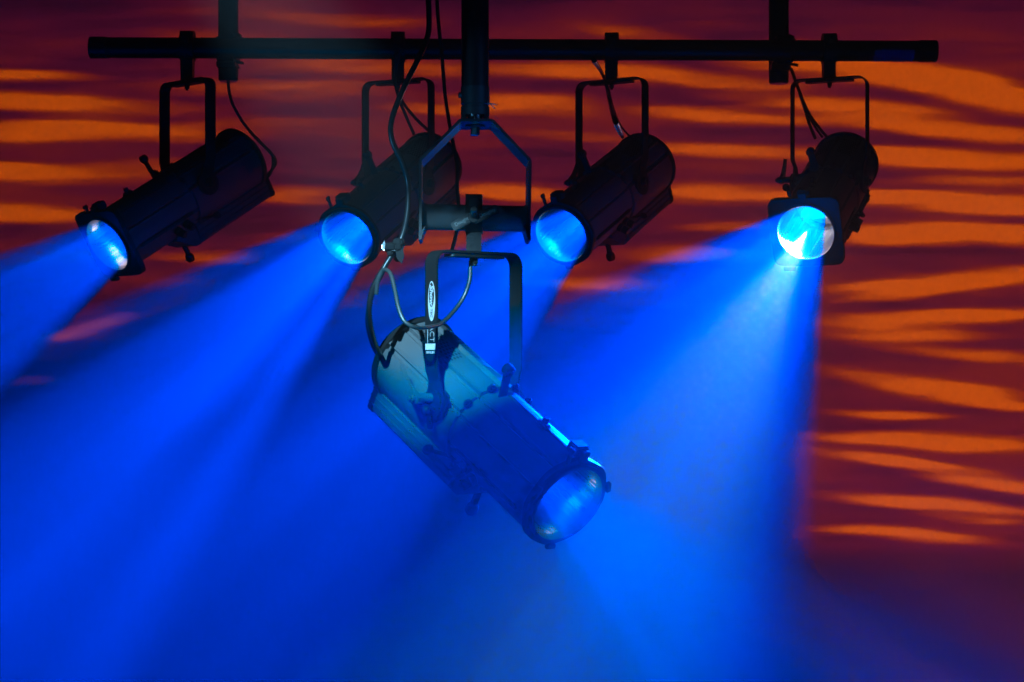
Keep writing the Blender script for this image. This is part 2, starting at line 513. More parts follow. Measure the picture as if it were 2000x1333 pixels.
def text_mesh(body, size, m, M, name, parent, shear=0.0, extr=0.0002, bold=0.0, sx=1.0):
    cu = bpy.data.curves.new(name, 'FONT')
    cu.body = body
    cu.size = size
    cu.align_x = 'CENTER'
    cu.align_y = 'CENTER'
    cu.extrude = extr
    cu.shear = shear
    cu.offset = bold
    t = bpy.data.objects.new(name + '_curve', cu)
    COL.objects.link(t)
    dg = bpy.context.evaluated_depsgraph_get()
    dg.update()
    me = bpy.data.meshes.new_from_object(t.evaluated_get(dg))
    bpy.data.objects.remove(t)
    me.transform(Matrix.Diagonal((sx, 1, 1, 1)))
    me.transform(M)
    me.materials.clear()
    me.materials.append(m)
    o = bpy.data.objects.new(name, me)
    COL.objects.link(o)
    o.parent = parent
    return o

# ------------------------------------------------------------------ setting
wall = MB().box((0, WALL_Y + 0.1, 0.3), (12.0, 0.2, YK)).build('back_wall', wall_mat())
wall['kind'] = 'structure'

haze = MB().box((0, 5.1, 0.3), (13.0, 11.4, 8.4)).build('haze', None)
haze.data.materials.clear()
hm = bpy.data.materials.new('stage_haze')
hm.use_nodes = True
hn = hm.node_tree
hn.nodes.clear()
hv = hn.nodes.new('ShaderNodeVolumePrincipled')
ho = hn.nodes.new('ShaderNodeOutputMaterial')
hn.links.new(hv.outputs[0], ho.inputs['Volume'])
hv.inputs['Color'].default_value = (0.85, 0.88, 0.9, 1)
hv.inputs['Density'].default_value = 0.058
hv.inputs['Anisotropy'].default_value = 0.22
try:
    hm.cycles.volume_sampling = 'MULTIPLE_IMPORTANCE'
    hm.cycles.homogeneous_volume = True
except Exception:
    pass
haze.data.materials.append(hm)
haze['kind'] = 'stuff'

# ------------------------------------------------------------------ profile lantern
R = 0.0965            # barrel radius
AX = -0.022           # barrel axis below the pivot
YB, YF = -0.23, 0.34  # back cap and aperture plane along the axis
YH = 0.308            # yoke height over the pivot
HW = 0.112            # half width of the yoke
RX = Matrix.Rotation(PI / 2, 4, 'X')   # local z -> -y

def axis_matrix():
    """prisms: local x -> X, local y -> Z, local z -> Y"""
    return Matrix(((1, 0, 0, 0), (0, 0, 1, 0), (0, 1, 0, AX), (0, 0, 0, 1)))
AM = axis_matrix()

def section(rad, grooves, n=180):
    """outline of an extruded aluminium barrel; grooves: (centre deg, half width deg, depth)"""
    out = []
    for i in range(n):
        a = 360.0 * i / n
        r = rad
        for c, hw_, dp in grooves:
            d = abs((a - c + 180) % 360 - 180)
            if d <= hw_:
                r = rad - dp
        q = math.radians(a)
        out.append((r * math.cos(q), r * math.sin(q)))
    return out
REAR_G = []
for a in (22, 54, 90, 126, 158):
    REAR_G += [(a, 2.6, 0.0060), (a + 5.0, 1.1, -0.0026)]
FRONT_G = []
for a in (20, 54, 90, 126, 160, 200, 340):
    FRONT_G += [(a, 1.9, 0.004), (a + 4.2, 1.0, -0.0015)]

def lantern_meshes():
    D = {}
    # rear housing
    rin = [(0.0825 * math.cos(2 * PI * i / 180), 0.0825 * math.sin(2 * PI * i / 180)) for i in range(180)]
    b = MB().ringprism(section(R, REAR_G), rin, AM, YB + 0.018, 0.055)
    D['rear_housing'] = (b.mesh('rear_housing', M_PAINT, 25), 'body')
    # back cap: flanged disc with a shallow dome
    a0 = Vector((0, YB + 0.02, AX)); a1 = Vector((0, YB - 1, AX))
    b = MB().rev(a0, a1, [(0.0, R + 0.001), (0.0005, R + 0.0055), (0.014, R + 0.0055), (0.018, R + 0.002), (0.024, R - 0.02), (0.03, 0.03), (0.031, 0.001)], 72)
    b.box((0, YB - 0.004, AX + 0.05), (0.05, 0.02, 0.03), bev=0.004)
    D['back_cap'] = (b.mesh('back_cap', M_BLACK), 'body')
    # finned driver housing under the barrel
    h, zt, zb = 0.052, -0.062, -0.133
    side = []
    zs = [zt, zt - 0.018, zt - 0.020, zt - 0.022, zt - 0.034, zt - 0.036, zt - 0.038, zt - 0.050, zt - 0.052, zt - 0.054, zb + 0.006]
    for k, z in enumerate(zs):
        x = h + (0.006 if k > 0 else 0)
        if k in (2, 5, 8):
            x += 0.0035
        side.append((x, z))
    poly = side + [(h + 0.001, zb)] + [(-h - 0.001, zb)] + [(-x, z) for x, z in reversed(side)]
    b = MB().prism(poly, AM, YB + 0.004, 0.072)
    for k in range(7):
        xx = -0.042 + k * 0.014
        b.prism([(xx - 0.0018, zb + 0.001), (xx + 0.0018, zb + 0.001), (xx + 0.0018, zb - 0.003), (xx - 0.0018, zb - 0.003)], AM, YB + 0.008, 0.065)
    D['driver_housing'] = (b.mesh('driver_housing', M_PAINT, 25), 'body')
    poly = [(x * 1.03, (z + 0.095) * 1.05 - 0.095) for x, z in poly]
    b = MB().prism(poly, AM, YB - 0.012, YB + 0.0035)
    D['driver_end_plate'] = (b.mesh('driver_end_plate', M_BLACK, 25), 'body')
    # gate collar between rear and front
    b = MB().ringprism(section(R + 0.002, REAR_G), [(0.085 * math.cos(2 * PI * i / 180), 0.085 * math.sin(2 * PI * i / 180)) for i in range(180)], AM, 0.0555, 0.0595)
    D['gate_collar'] = (b.mesh('gate_collar', M_PAINT, 25), 'body')
    LG = []
    for q in (38, 72, 108, 142):
        b = MB()
        c = Vector((math.cos(math.radians(q)) * (R + 0.004), 0.062, AX + math.sin(math.radians(q)) * (R + 0.004)))
        b.box(c, (0.018, 0.014, 0.012), Matrix.Rotation(math.radians(90 - q), 3, 'Y'), 0.003)
        n_ = Vector((math.cos(math.radians(q)), 0, math.sin(math.radians(q))))
        b.cyl(c, c + n_ * 0.010, 0.004, 12, 0.001)
        LG.append(b.mesh('collar_lug', M_BLACK))
    D['collar_lug'] = (LG, 'body')
    # shutter box bracket that tapers down to the bottom knob
    T = Matrix(((0, 0, 1, 0), (1, 0, 0, 0), (0, 1, 0, AX), (0, 0, 0, 1)))   # local x->Y, y->Z, z->X
    b = MB().prism([(0.072, -0.0815), (0.147, -0.0815), (0.150, -0.09), (0.095, -0.134), (0.074, -0.136)], T, -0.05, 0.05)
    D['shutter_bracket'] = (b.mesh('shutter_bracket', M_PAINT, 25), 'body')
    # shutter handles: one mesh each: flat blade, knurled head
    def handle(q, back, out, head=0.012):
        n_ = Vector((math.cos(math.radians(q)), 0, math.sin(math.radians(q))))
        c0 = Vector((0, 0.082, AX)) + n_ * (R - 0.012)
        c1 = Vector((0, 0.082 - back, AX)) + n_ * (R + out)
        d = (c1 - c0).normalized()
        t = Vector((0, 0, 1)).cross(n_) if abs(n_.z) < 0.95 else Vector((1, 0, 0))
        t = t.normalized()
        M = Matrix.Identity(3)
        up = d.cross(t)
        M.col[0], M.col[1], M.col[2] = t, up, d
        L_ = (c1 - c0).length
        bb = MB().box((c0 + c1) / 2, (0.021, 0.0045, L_), M, 0.0015)
        bb.cyl(c1 - up * 0.009 - d * 0.002, c1 + up * 0.009 - d * 0.002, head, 28, 0.002)
        bb.cyl(c1 - up * 0.013 - d * 0.002, c1 + up * 0.013 - d * 0.002, 0.0045, 12, 0.001)
        return bb
    HS = []
    for q, bk, ou in ((80, 0.0, 0.058), (-42, 0.075, 0.022), (222, 0.075, 0.022)):
        HS.append(handle(q, bk, ou).mesh('shutter_handle', M_BLACK))
    D['shutter_handle'] = (HS, 'body')
    b = MB().cyl((0, 0.10, AX - 0.125), (0, 0.10, AX - 0.165), 0.008, 20, 0.001)
    b.rev((0, 0.10, AX - 0.155), (0, 0.10, AX - 1), [(0, 0.009), (0.004, 0.0125), (0.018, 0.0135), (0.024, 0.010), (0.026, 0.004)], 24)
    D['bottom_knob'] = (b.mesh('bottom_knob', M_PLASTIC), 'body')
    # front barrel
    n = 180
    inner = [(0.0815 * math.cos(2 * PI * i / n), 0.0815 * math.sin(2 * PI * i / n)) for i in range(n)]
    b = MB().ringprism(section(0.0915, FRONT_G), inner, AM, 0.0605, 0.318)
    D['front_barrel'] = (b.mesh('front_barrel', M_PAINT, 25), 'body')
    # focus slot rails on both sides
    D['focus_rail'] = ([MB().box((sx * 0.088, 0.19, AX - 0.030), (0.008, 0.21, 0.010), None, 0.002).mesh('focus_rail', M_BLACK) for sx in (1, -1)], 'body')
    KN = []
    for sx in (1, -1):
        for yy, zz in ((0.118, -0.048), (0.156, -0.052)):
            c = Vector((sx * 0.083, yy, AX + zz)); nn = Vector((sx * 0.85, 0, -0.53)).normalized()
            bb = MB().cyl(c, c + nn * 0.012, 0.013, 24, 0.001)
            bb.cyl(c + nn * 0.012, c + nn * 0.032, 0.0095, 12, 0.002)
            for k in range(8):
                qx = nn.orthogonal().normalized(); qy = nn.cross(qx)
                p = c + nn * 0.022 + (qx * math.cos(k * PI / 4) + qy * math.sin(k * PI / 4)) * 0.0095
                bb.cyl(p - nn * 0.009, p + nn * 0.009, 0.0016, 6)
            KN.append(bb.mesh('focus_knob', M_PLASTIC))
    D['focus_knob'] = (KN, 'body')
    # tube lining, open at both ends, and the lens at its back
    b = MB().rev((0, 0.0, AX), (0, 1, AX), [(0.0, 0.0800), (0.02, 0.0800), (0.021, 0.0790), (0.10, 0.0800), (0.102, 0.0785), (0.115, 0.0785), (0.117, 0.0802), (0.20, 0.0805), (0.338, 0.0808)], 96, False)
    D['tube_lining'] = (b.mesh('tube_lining', M_TUBE), 'body')
    b = MB().rev((0, -0.015, AX), (0, 1, AX), [(0.0, 0.001), (-0.004, 0.03), (-0.001, 0.06), (0.006, 0.0795)], 64, False)
    D['led_lens'] = (b.mesh('led_lens', M_LENS), 'body')
    # top latch and wing screw at the nose
    b = MB().box((0.0, 0.305, AX + R + 0.012), (0.034, 0.030, 0.022), None, 0.003)
    b.box((0.0, 0.327, AX + R + 0.006), (0.022, 0.010, 0.026), None, 0.002)
    D['accessory_latch'] = (b.mesh('accessory_latch', M_BLACK), 'body')
    b = MB().cyl((0.034, 0.325, AX + R - 0.006), (0.036, 0.325, AX + R + 0.026), 0.0045, 12, 0.001)
    b.box((0.036, 0.325, AX + R + 0.020), (0.007, 0.016, 0.012), None, 0.002)
    D['wing_screw'] = (b.mesh('wing_screw', M_BLACK), 'body')
    b = MB().box((0, 0.20, AX + R - 0.003), (0.016, 0.03, 0.016), None, 0.003)
    b.cyl((0, 0.20, AX + R), (0, 0.20, AX + R + 0.016), 0.007, 14, 0.001)
    D['focus_screw'] = (b.mesh('focus_screw', M_BLACK), 'body')
    # nose ring (round) and nose plate (square)
    n = 96
    inner = [(0.0805 * math.cos(2 * PI * i / n), 0.0805 * math.sin(2 * PI * i / n)) for i in range(n)]
    circ = []
    for i in range(n):
        q = 2 * PI * i / n
        r = 0.0955 + 0.0025 * (math.cos(4 * q + PI) ** 2)
        circ.append((r * math.cos(q), r * math.sin(q)))
    b = MB().ringprism(circ, inner, AM, 0.318, 0.330)
    b.ringprism([(0.0875 * math.cos(2 * PI * i / n), 0.0875 * math.sin(2 * PI * i / n)) for i in range(n)], inner, AM, 0.330, 0.338)
    for q in (20, 160, 270):
        c = Vector((math.cos(math.radians(q)) * 0.098, 0.334, AX + math.sin(math.radians(q)) * 0.098))
        b.box(c, (0.022, 0.010, 0.010), Matrix.Rotation(math.radians(90 - q), 3, 'Y'), 0.0015)
    D['nose_ring'] = (b.mesh('nose_ring', M_BLACK), 'round')
    rr = []
    for i in range(192):
        q = 2 * PI * i / 192
        k = 0.102 / ((abs(math.cos(q)) ** 9 + abs(math.sin(q)) ** 9) ** (1 / 9.0))
        rr.append((k * math.cos(q), k * math.sin(q)))
    m_ = len(rr)
    inn = []
    for (x, y) in rr:
        q = math.atan2(y, x)
        inn.append((0.0805 * math.cos(q), 0.0805 * math.sin(q)))
    b = MB().ringprism(rr, inn, AM, 0.318, 0.334)
    b.ringprism([(0.0875 * math.cos(math.atan2(y, x)), 0.0875 * math.sin(math.atan2(y, x))) for x, y in rr], inn, AM, 0.334, 0.3385)
    b.box((0.06, 0.326, AX - 0.112), (0.035, 0.012, 0.014), None, 0.002)
    D['nose_plate'] = (b.mesh('nose_plate', M_BLACK), 'square')
    # vents on the top rear, both sides: holes' darkness painted as flat black hexagons
    VG = []
    for sgn in (1, -1):
        b = MB()
        for row in range(10):
            for k in range(6):
                y = -0.17 + row * 0.0115
                q = 90 + sgn * (9.5 + k * 4.3 + (2.15 if row % 2 else 0))
                n_ = Vector((math.cos(math.radians(q)), 0, math.sin(math.radians(q))))
                c = Vector((0, y, AX)) + n_ * (R + 0.0003)
                t = Vector((-n_.z, 0, n_.x))
                b.add([c + t * (0.0028 * math.cos(PI / 3 * j)) + Vector((0, 0.0048 * math.sin(PI / 3 * j), 0)) for j in range(6)], [tuple(range(6))])
        VG.append(b.mesh('vent_grille', M_HOLE))
    D['vent_grille'] = (VG, 'body')
    # pivot blocks
    D['pivot_boss'] = ([MB().cyl((sx * 0.083, 0, 0), (sx * 0.101, 0, 0), 0.030, 40, 0.002).mesh('pivot_boss', M_BLACK) for sx in (1, -1)], 'body')
    # ---- parts that do not tilt
    b = MB()
    zz = 0.060
    b.strap([(HW - 0.009, -0.01), (HW - 0.009, zz - 0.012), (HW, zz + 0.012), (HW, YH), (-HW, YH), (-HW, zz + 0.012), (-HW + 0.009, zz - 0.012), (-HW + 0.009, -0.01)][:0] or
            [(HW - 0.009, 0.012), (HW - 0.009, zz - 0.012), (HW, zz + 0.012), (HW, YH), (-HW, YH), (-HW, zz + 0.012), (-HW + 0.009, zz - 0.012), (-HW + 0.009, 0.012)], 0.036, 0.0045, 0.026)
    XP = Matrix(((0, 0, 1, 0), (1, 0, 0, 0), (0, 1, 0, 0), (0, 0, 0, 1)))   # local x->Y, y->Z, z->X
    for sx in (1, -1):
        prof = [(0.018, 0.045), (-0.018, 0.045), (-0.022, 0.028)]
        for k in range(15):
            q = math.radians(150 + k * 240 / 14)
            prof.append((0.036 * math.cos(q), 0.036 * math.sin(q)))
        prof.append((0.022, 0.028))
        b.prism(prof, XP, sx * (HW - 0.0115), sx * (HW - 0.0065))
    D['yoke'] = (b.mesh('yoke', M_BLACK), 'yoke')
    b = MB().prism(roundrect(0.072, 0.016, 0.010), Matrix.Translation((0, 0, YH - 0.0075)), -0.003, 0.003)
    D['slot_plate'] = (b.mesh('slot_plate', M_BLACK), 'yoke')
    b = MB().cyl((0, 0, YH - 0.022), (0, 0, YH - 0.010), 0.0075, 6, 0.001)
    b.cyl((0, 0, YH - 0.027), (0, 0, YH - 0.022), 0.0045, 14, 0.001)
    D['yoke_bolt'] = (b.mesh('yoke_bolt', M_BLACK), 'yoke')
    # tilt lock on +X: plate with curved slot, lever, ball knob
    b = MB()
    b.cyl((0.1055, 0, 0), (0.1105, 0, 0), 0.026, 40, 0.001)
    arc = [(0.1115, 0.029 * math.cos(math.radians(q)), 0.029 * math.sin(math.radians(q))) for q in range(-70, 75, 12)]
    b.tube([(x, y, z) for x, y, z in arc], 0.0026, 8, 3)
    D['tilt_plate'] = (b.mesh('tilt_plate', M_BLACK), 'yoke')
    b = MB().cyl((0.110, -0.004, 0.014), (0.160, -0.008, 0.014), 0.0095, 24, 0.0015)
    b.cyl((0.104, -0.004, 0.014), (0.112, -0.004, 0.014), 0.006, 16)
    b.cyl((0.159, -0.008, 0.014), (0.166, -0.008, 0.014), 0.006, 6, 0.001)
    bl = [(-0.010, 0.002), (0.006, 0.004), (0.010, 0.014), (-0.004, 0.026), (-0.022, 0.040), (-0.038, 0.060), (-0.050, 0.082), (-0.054, 0.082), (-0.050, 0.058), (-0.038, 0.032), (-0.022, 0.010)]
    b.prism(bl, XP @ Matrix.Translation((0.0, 0.0, 0.0)), 0.143, 0.152)
    D['tilt_lever'] = (b.mesh('tilt_lever', M_PAINT), 'yoke')
    b = MB().ball((0.130, 0.006, -0.010), 0.0115)
    b.cyl((0.108, 0.006, -0.010), (0.130, 0.006, -0.010), 0.006, 14)
    b.tube([(0.122, 0.006, -0.016), (0.120, 0.004, -0.032), (0.114, -0.002, -0.045)], 0.0065, 10, 4)
    D['tilt_knob'] = (b.mesh('tilt_knob', M_BLACK), 'yoke')
    b = MB().cyl((-0.099, 0, 0), (-0.118, 0, 0), 0.014, 24, 0.002)
    b.cyl((-0.118, 0, 0), (-0.124, 0, 0), 0.008, 6, 0.001)
    D['pivot_knob'] = (b.mesh('pivot_knob', M_PLASTIC), 'yoke')
    return D

LM = lantern_meshes()

# half coupler that hooks the lantern to the pipe; local x along the pipe, origin at pipe axis
def coupler_mesh(rp, drop, wid=0.040):
    XP = Matrix(((0, 0, 1, 0), (1, 0, 0, 0), (0, 1, 0, 0), (0, 0, 0, 1)))
    o = rp + 0.011
    n = 28
    out, inn = [], []
    prof = []
    for k in range(n):
        q = math.radians(-60 + 300 * k / (n - 1))
        prof.append((o * math.cos(q) * 1.02, o * math.sin(q) + (0.009 if math.sin(q) > 0.8 else 0)))
    prof2 = []
    for k in range(n):
        q = math.radians(-60 + 300 * k / (n - 1))
        prof2.append(((rp + 0.0012) * math.cos(q), (rp + 0.0012) * math.sin(q)))
    b = MB()
    vs = [];  fs = []
    for x in (-wid / 2, wid / 2):
        vs += [XP @ Vector((a, c, x)) for a, c in prof] + [XP @ Vector((a, c, x)) for a, c in prof2]
    for i in range(n - 1):
        j = i + 1
        fs += [(i, j, 2 * n + j, 2 * n + i), (n + i, 3 * n + i, 3 * n + j, n + j), (i, n + i, n + j, j), (2 * n + i, 2 * n + j, 3 * n + j, 3 * n + i)]
    fs += [(0, 2 * n, 3 * n, n), (n - 1, 2 * n - 1, 4 * n - 1, 3 * n - 1)]
    b.add(vs, fs)
    w2 = wid / 2
    b.prism([(-0.022, -(rp - 0.008)), (0.024, -(rp - 0.008)), (0.020, -rp - 0.02), (0.016, -drop), (-0.016, -drop), (-0.020, -rp - 0.02)], XP, -w2 * 0.92, w2 * 0.86)
    b.box((0, -rp - 0.014, rp * 0.6), (wid * 0.5, 0.016, 0.02), None, 0.003)
    return b

RP = 0.0308
def lantern(front, back, Y, label, nose, extra_fb=0.57, name='profile_lantern', clamp=True, pipe_z=None, group='lanterns on the horizontal pipe', watts=900, white=0, glint=0.24, nose_apex=None, beam=25.5, blend=0.4):
    """solve position and aim from two picture points and the depth of the pivot"""
    L = YF - YB
    kf = (YF) / L
    lo, hi = 0.0, L
    def ends(dd, Yp):
        yf = Yp - dd * kf; yb = Yp + dd * (1 - kf)
        return P(front[0], front[1], yf), P(back[0], back[1], yb)
    for _ in range(60):
        mid = (lo + hi) / 2
        F_, B_ = ends(mid, Y)
        if (F_ - B_).length > L:
            hi = mid
        else:
            lo = mid
    F_, B_ = ends((lo + hi) / 2, Y)
    a = (F_ - B_).normalized()
    pan = math.atan2(-a.x, a.y)
    hz = math.hypot(a.x, a.y)
    tilt = math.atan2(a.z, hz)
    R3 = Matrix.Rotation(pan, 3, 'Z') @ Matrix.Rotation(tilt, 3, 'X')
    piv = B_ - R3 @ Vector((0, YB, AX))
    print('LANTERN', label[:30], 'pan', round(math.degrees(pan)), 'tilt', round(math.degrees(tilt)), 'piv', [round(q, 3) for q in piv],
          'px', round(1000 + FPX * piv.x / piv.y), round(HOR - FPX * piv.z / piv.y))
    root = empty(name, piv, pan, label, 'stage light', group)
    for nm, (me, kind) in LM.items():
        if kind == 'round' and nose != 'round' or kind == 'square' and nose != 'square':
            continue
        for m_ in (me if isinstance(me, list) else [me]):
            o = bpy.data.objects.new(nm, m_)
            COL.objects.link(o)
            o.parent = root
            if kind != 'yoke':
                o.rotation_euler = (tilt, 0, 0)
            if nm == 'led_lens' and white:
                o.data = m_.copy()
                o.data.materials[0] = M_LENSW
    # its own lamp, inside the barrel
    W = root.matrix_world
    q = Vector((0, -0.008, AX)); t = Vector((0, 1, AX))
    def wp(v):
        return piv + R3 @ v
    if white:
        spot_lamp('lantern_lamp', wp(Vector((0, 0.06, AX))), wp(Vector((0, 0.06, AX))) + Vector((-0.372, -0.850, -0.375)), (-0.42, 0.048, 1.0), watts, 25, 0.42, 0.0, seed=7.7)
    else:
        spot_lamp('lantern_lamp', wp(q) if nose_apex is None else wp(Vector((0, nose_apex, AX))), wp(t), BLUE, watts, beam, blend, 0.0, seed=front[0])
    # added point lamp that makes the white glint on the lining near the mouth
    side = Vector((a.x, 0, a.z)); side = (side - a * side.dot(a)).normalized()
    gl = bpy.data.lights.new('added_glint_lamp', 'POINT')
    gl.energy = glint * (10 if white else 1); gl.color = (1.0, 0.74, 0.8); gl.shadow_soft_size = 0.015
    go = bpy.data.objects.new('added_glint_lamp', gl); COL.objects.link(go)
    go.location = wp(Vector((0, 0.27, AX))) + side * 0.06
    if white:
        spot_lamp('lantern_white_lamp', wp(Vector((0, 0.2, AX))), wp(Vector((0.0, 1, AX))), (0.75, 0.85, 1.0), 14, 32, 0.6, 0.0)
        spot_lamp('lantern_core_lamp', wp(Vector((0, 0.322, AX))), wp(Vector((0.0, 1, AX))), (1.0, 0.46, 0.62), white, 22, 0.8, 0.0)
    return root, piv, pan, tilt, R3, wp

def pipe_z_at(x):
    return P(0, 93.5 + (x_px(x) - 178) / 1650 * 6.5, YK).z
def x_px(x):
    return 1000 + FPX * x / YK

LANS = []
specs = [
    ((208, 480), (475, 309), 'leftmost hanging stage light, turned side on, blue beam leaving the photo', 'square', 5300, 0),
    ((677, 466), (845, 318), 'second stage light from the left on the pipe, behind the looping black cable', 'round', 5300, 0),
    ((1095, 461), (1262, 320), 'third stage light from the left on the pipe, right of the angular hanger', 'round', 5300, 0),
    ((1573, 456), (1652, 318), 'rightmost stage light facing forward with white hot centre in its blue beam', 'square', 6000, 1250),
]
for f, bk, lab, nose, wt, wh in specs:
    r, piv, pan, tilt, R3, wp = lantern(f, bk, YK, lab, nose, watts=wt, white=wh)
    zp = pipe_z_at(piv.x)
    drop = zp - (piv.z + YH)
    c = coupler_mesh(RP, drop + 0.001).build('pipe_clamp', M_CAST, r)
    c.location = (0, 0, zp - piv.z)
    # clamp sits square on the pipe, whose depth is 8 m
    c.rotation_euler = (0, 0, -pan)
    off = Matrix.Rotation(-pan, 3, 'Z') @ Vector((0, YK - piv.y, 0))
    c.location = Vector((off.x, off.y, zp - piv.z))
    LANS.append((r, piv, pan, tilt, R3, wp))

# the near lantern
near = lantern((1112, 988), (803, 697), NY, 'large near stage light with white printed yoke, lit teal, nose pointing down right', 'round', group=None, watts=850, glint=0.06, nose_apex=0.14, beam=44, blend=0.9)
nr, npiv, npan, ntilt, nR3, nwp = near

# printed marks on its yoke arm (+X face)
XF = HW + 0.00225 + 0.0004
def face(y, z, down=True):
    if down:   # text runs downwards, letter tops to +Y
        Rm = Matrix(((0, 0, 1, 0), (0, 1, 0, 0), (-1, 0, 0, 0), (0, 0, 0, 1)))
    else:      # upright text, runs along +Y
        Rm = Matrix(((0, 0, 1, 0), (1, 0, 0, 0), (0, 1, 0, 0), (0, 0, 0, 1)))
    return Matrix.Translation((XF, y, z)) @ Rm
def oval(a, b_, n=40, cy=0.0):
    return [(a * math.cos(2 * PI * i / n) + cy, b_ * math.sin(2 * PI * i / n)) for i in range(n)]
MO = face(0.0035, 0.207)
MB().prism(oval(0.040, 0.0112), MO, 0, 0.0003).build('logo_oval', M_PRINT, nr)
MB().prism(oval(0.0245, 0.0082, cy=-0.0125), MO, 0.0004, 0.0006).build('logo_inner_oval', M_DARKPRINT, nr)
text_mesh('Show', 0.0158, M_PRINT, MO @ Matrix.Translation((-0.0125, 0.0005, 0.0010)), 'logo_lettering', nr, 0.25, 0.0002, 0.0004, 1.15)
text_mesh('TEC', 0.0085, M_DARKPRINT, MO @ Matrix.Translation((0.0235, 0, 0.0008)), 'logo_lettering', nr, 0.1, 0.0002, 0.0001, 1.15)
text_mesh('ACT', 0.0200, M_PRINT, face(0.004, 0.142), 'series_lettering', nr, 0, 0.0002, -0.0004, 0.85)
MB().prism([(-0.017, 0), (0.019, 0), (0.019, -0.0012), (-0.017, -0.0012)], face(-0.0085, 0.142), 0, 0.0003).build('printed_line', M_PRINT, nr)
MB().prism([(-0.0165, -0.0062), (0.0165, -0.0062), (0.0165, 0.0062), (-0.0165, 0.0062)], face(0, 0.116, False), 0, 0.0003).build('printed_bar', M_PRINT, nr)
text_mesh('150 RGBAL', 0.0068, M_PRINT, face(0, 0.1045, False), 'model_lettering', nr, 0, 0.0002, 0.0001, 0.92)

# ------------------------------------------------------------------ horizontal pipe
def hpipe():
    a = P(176, 93.5, YK); b = P(1829, 100.5, YK)
    r = empty('horizontal_pipe', (a + b) / 2, 0, 'long black horizontal pipe carrying the four far stage lights', 'pipe')
    mid = (a + b) / 2
    d = (b - a).normalized()
    MB().rev(a - mid + d * 0.05, b - mid, [(0, RP), ((b - a).length - 0.1, RP)], 48).build('tube', M_PIPE, r)
    for p, s_ in ((a, 1), (b, -1)):
        MB().cyl(p - mid, p - mid + d * s_ * 0.052, RP + 0.0018, 48, 0.002).build('end_cap', M_PLASTIC, r)
    # blue strip under the right end
    p0 = P(1706, 100, YK) - mid; p1 = P(1782, 100.3, YK) - mid
    vs, fs = [], []
    for i, p in enumerate((p0, p1)):
        for k in range(9):
            q = math.radians(185 + (80 if True else 0) * k / 8 - 2 * (i == 1))
            vs.append(p + Vector((0.006 * (k / 8.0) * (-1 if i == 0 else 0), math.cos(q) * (RP + 0.0006), math.sin(q) * (RP + 0.0006))))
    for k in range(8):
        fs.append((k, k + 1, 9 + k + 1, 9 + k))
    MB().add(vs, fs).build('blue_strip', M_STRIP, r)
    return r
hpipe()

def drop_pipe(px, w_, ytop, ybot, Y, label):
    rr = w_ / 2 * Y / FPX
    b = P(px, ybot, Y)
    r = empty('drop_pipe', b, 0, label, 'pipe', 'vertical pipes holding the horizontal pipe')
    top = P(px, ytop, Y) - b
    MB().cyl((0, 0, 0.02), top, rr, 40).build('tube', M_PIPE, r)
    zc = pipe_z_at(b.x) - b.z
    XP = Matrix(((0, 0, 1, 0), (1, 0, 0, 0), (0, 1, 0, 0), (0, 0, 0, 1)))
    m = MB().box((0.004, -0.03, zc), (0.060, 0.10, 0.082), None, 0.008)
    m.box((0.028, -0.02, zc + 0.036), (0.030, 0.05, 0.030), Matrix.Rotation(0.4, 3, 'Y'), 0.006)
    m.box((0.0, -0.03, zc - 0.045), (0.056, 0.05, 0.020), None, 0.003)
    m.cyl((0.03, -0.04, zc - 0.037), (0.052, -0.04, zc - 0.041), 0.0045, 10, 0.001)
    m.build('cross_coupler', M_CAST, r)
    MB().cyl((0, 0, -0.002), (0, 0, 0.040), rr * 0.98, 40, 0.003).build('end_sleeve', M_CAST, r)
    MB().cyl((0, 0, -0.004), (0, 0, -0.0005), rr * 0.9, 40, 0.001).build('end_ring', M_CHROME, r)
    MB().cyl((rr + 0.004, -0.02, 0.035), (rr + 0.004, 0.0, 0.035), 0.003, 10, 0.001).build('screw', M_CHROME, r)
    return r
drop_pipe(446, 39, -900, 157, YK + 0.062, 'left black vertical pipe clamped to the horizontal pipe')
drop_pipe(1521, 39, -900, 162, YK + 0.062, 'right black vertical pipe clamped to the horizontal pipe')

# ------------------------------------------------------------------ centre pole and hanger
def pole():
    b = P(928, 226, NY)
    r = empty('centre_pole', b, 0, 'thick black centre pole in front of the horizontal pipe', 'pole')
    rr = 27 * NY / FPX
    MB().cyl((0, 0, 0.05), P(928, -1200, NY) - b, rr, 56).build('tube', M_PIPE, r)
    z = lambda py: (HOR - py) * NY / FPX - b.z
    MB().rev((0, 0, z(171)), (0, 0, z(171) - 1), [(0, rr + 0.0012), (0.0, rr + 0.0012), (z(171) - z(204), rr + 0.0012), (z(171) - z(206), rr - 0.0006), (z(171) - z(209), rr - 0.0006), (z(171) - z(210), rr + 0.0012), (z(171) - z(226), rr + 0.0012)], 56).build('collar', M_BLACK, r)
    MB().cyl((-rr + 0.002, -0.012, z(188)), (-rr - 0.006, -0.012, z(188)), 0.006, 6, 0.001).build('set_bolt', M_CHROME, r)
    m = MB().cyl((0, 0, z(226) - 0.0005), (0, 0, z(244)), 15 * NY / FPX, 40)
    m.build('spigot', M_CHROME, r)
    m = MB().tube([(rr - 0.003, -0.02, z(204)), (rr + 0.014, -0.01, z(206)), (rr + 0.017, -0.01, z(206.5))], 0.0012, 6, 3)
    m.tube([(rr + 0.002, -0.012, z(204)), (rr + 0.013, -0.012, z(215))], 0.0010, 6, 3)
    m.build('cable_tie', M_PLASTIC, r)
    for sx in (-1, 1):
        MB().box((sx * (rr - 0.006), -0.004, z(228)), (0.012, 0.03, 0.018), None, 0.003).build('collar_foot', M_BLACK, r)
pole()

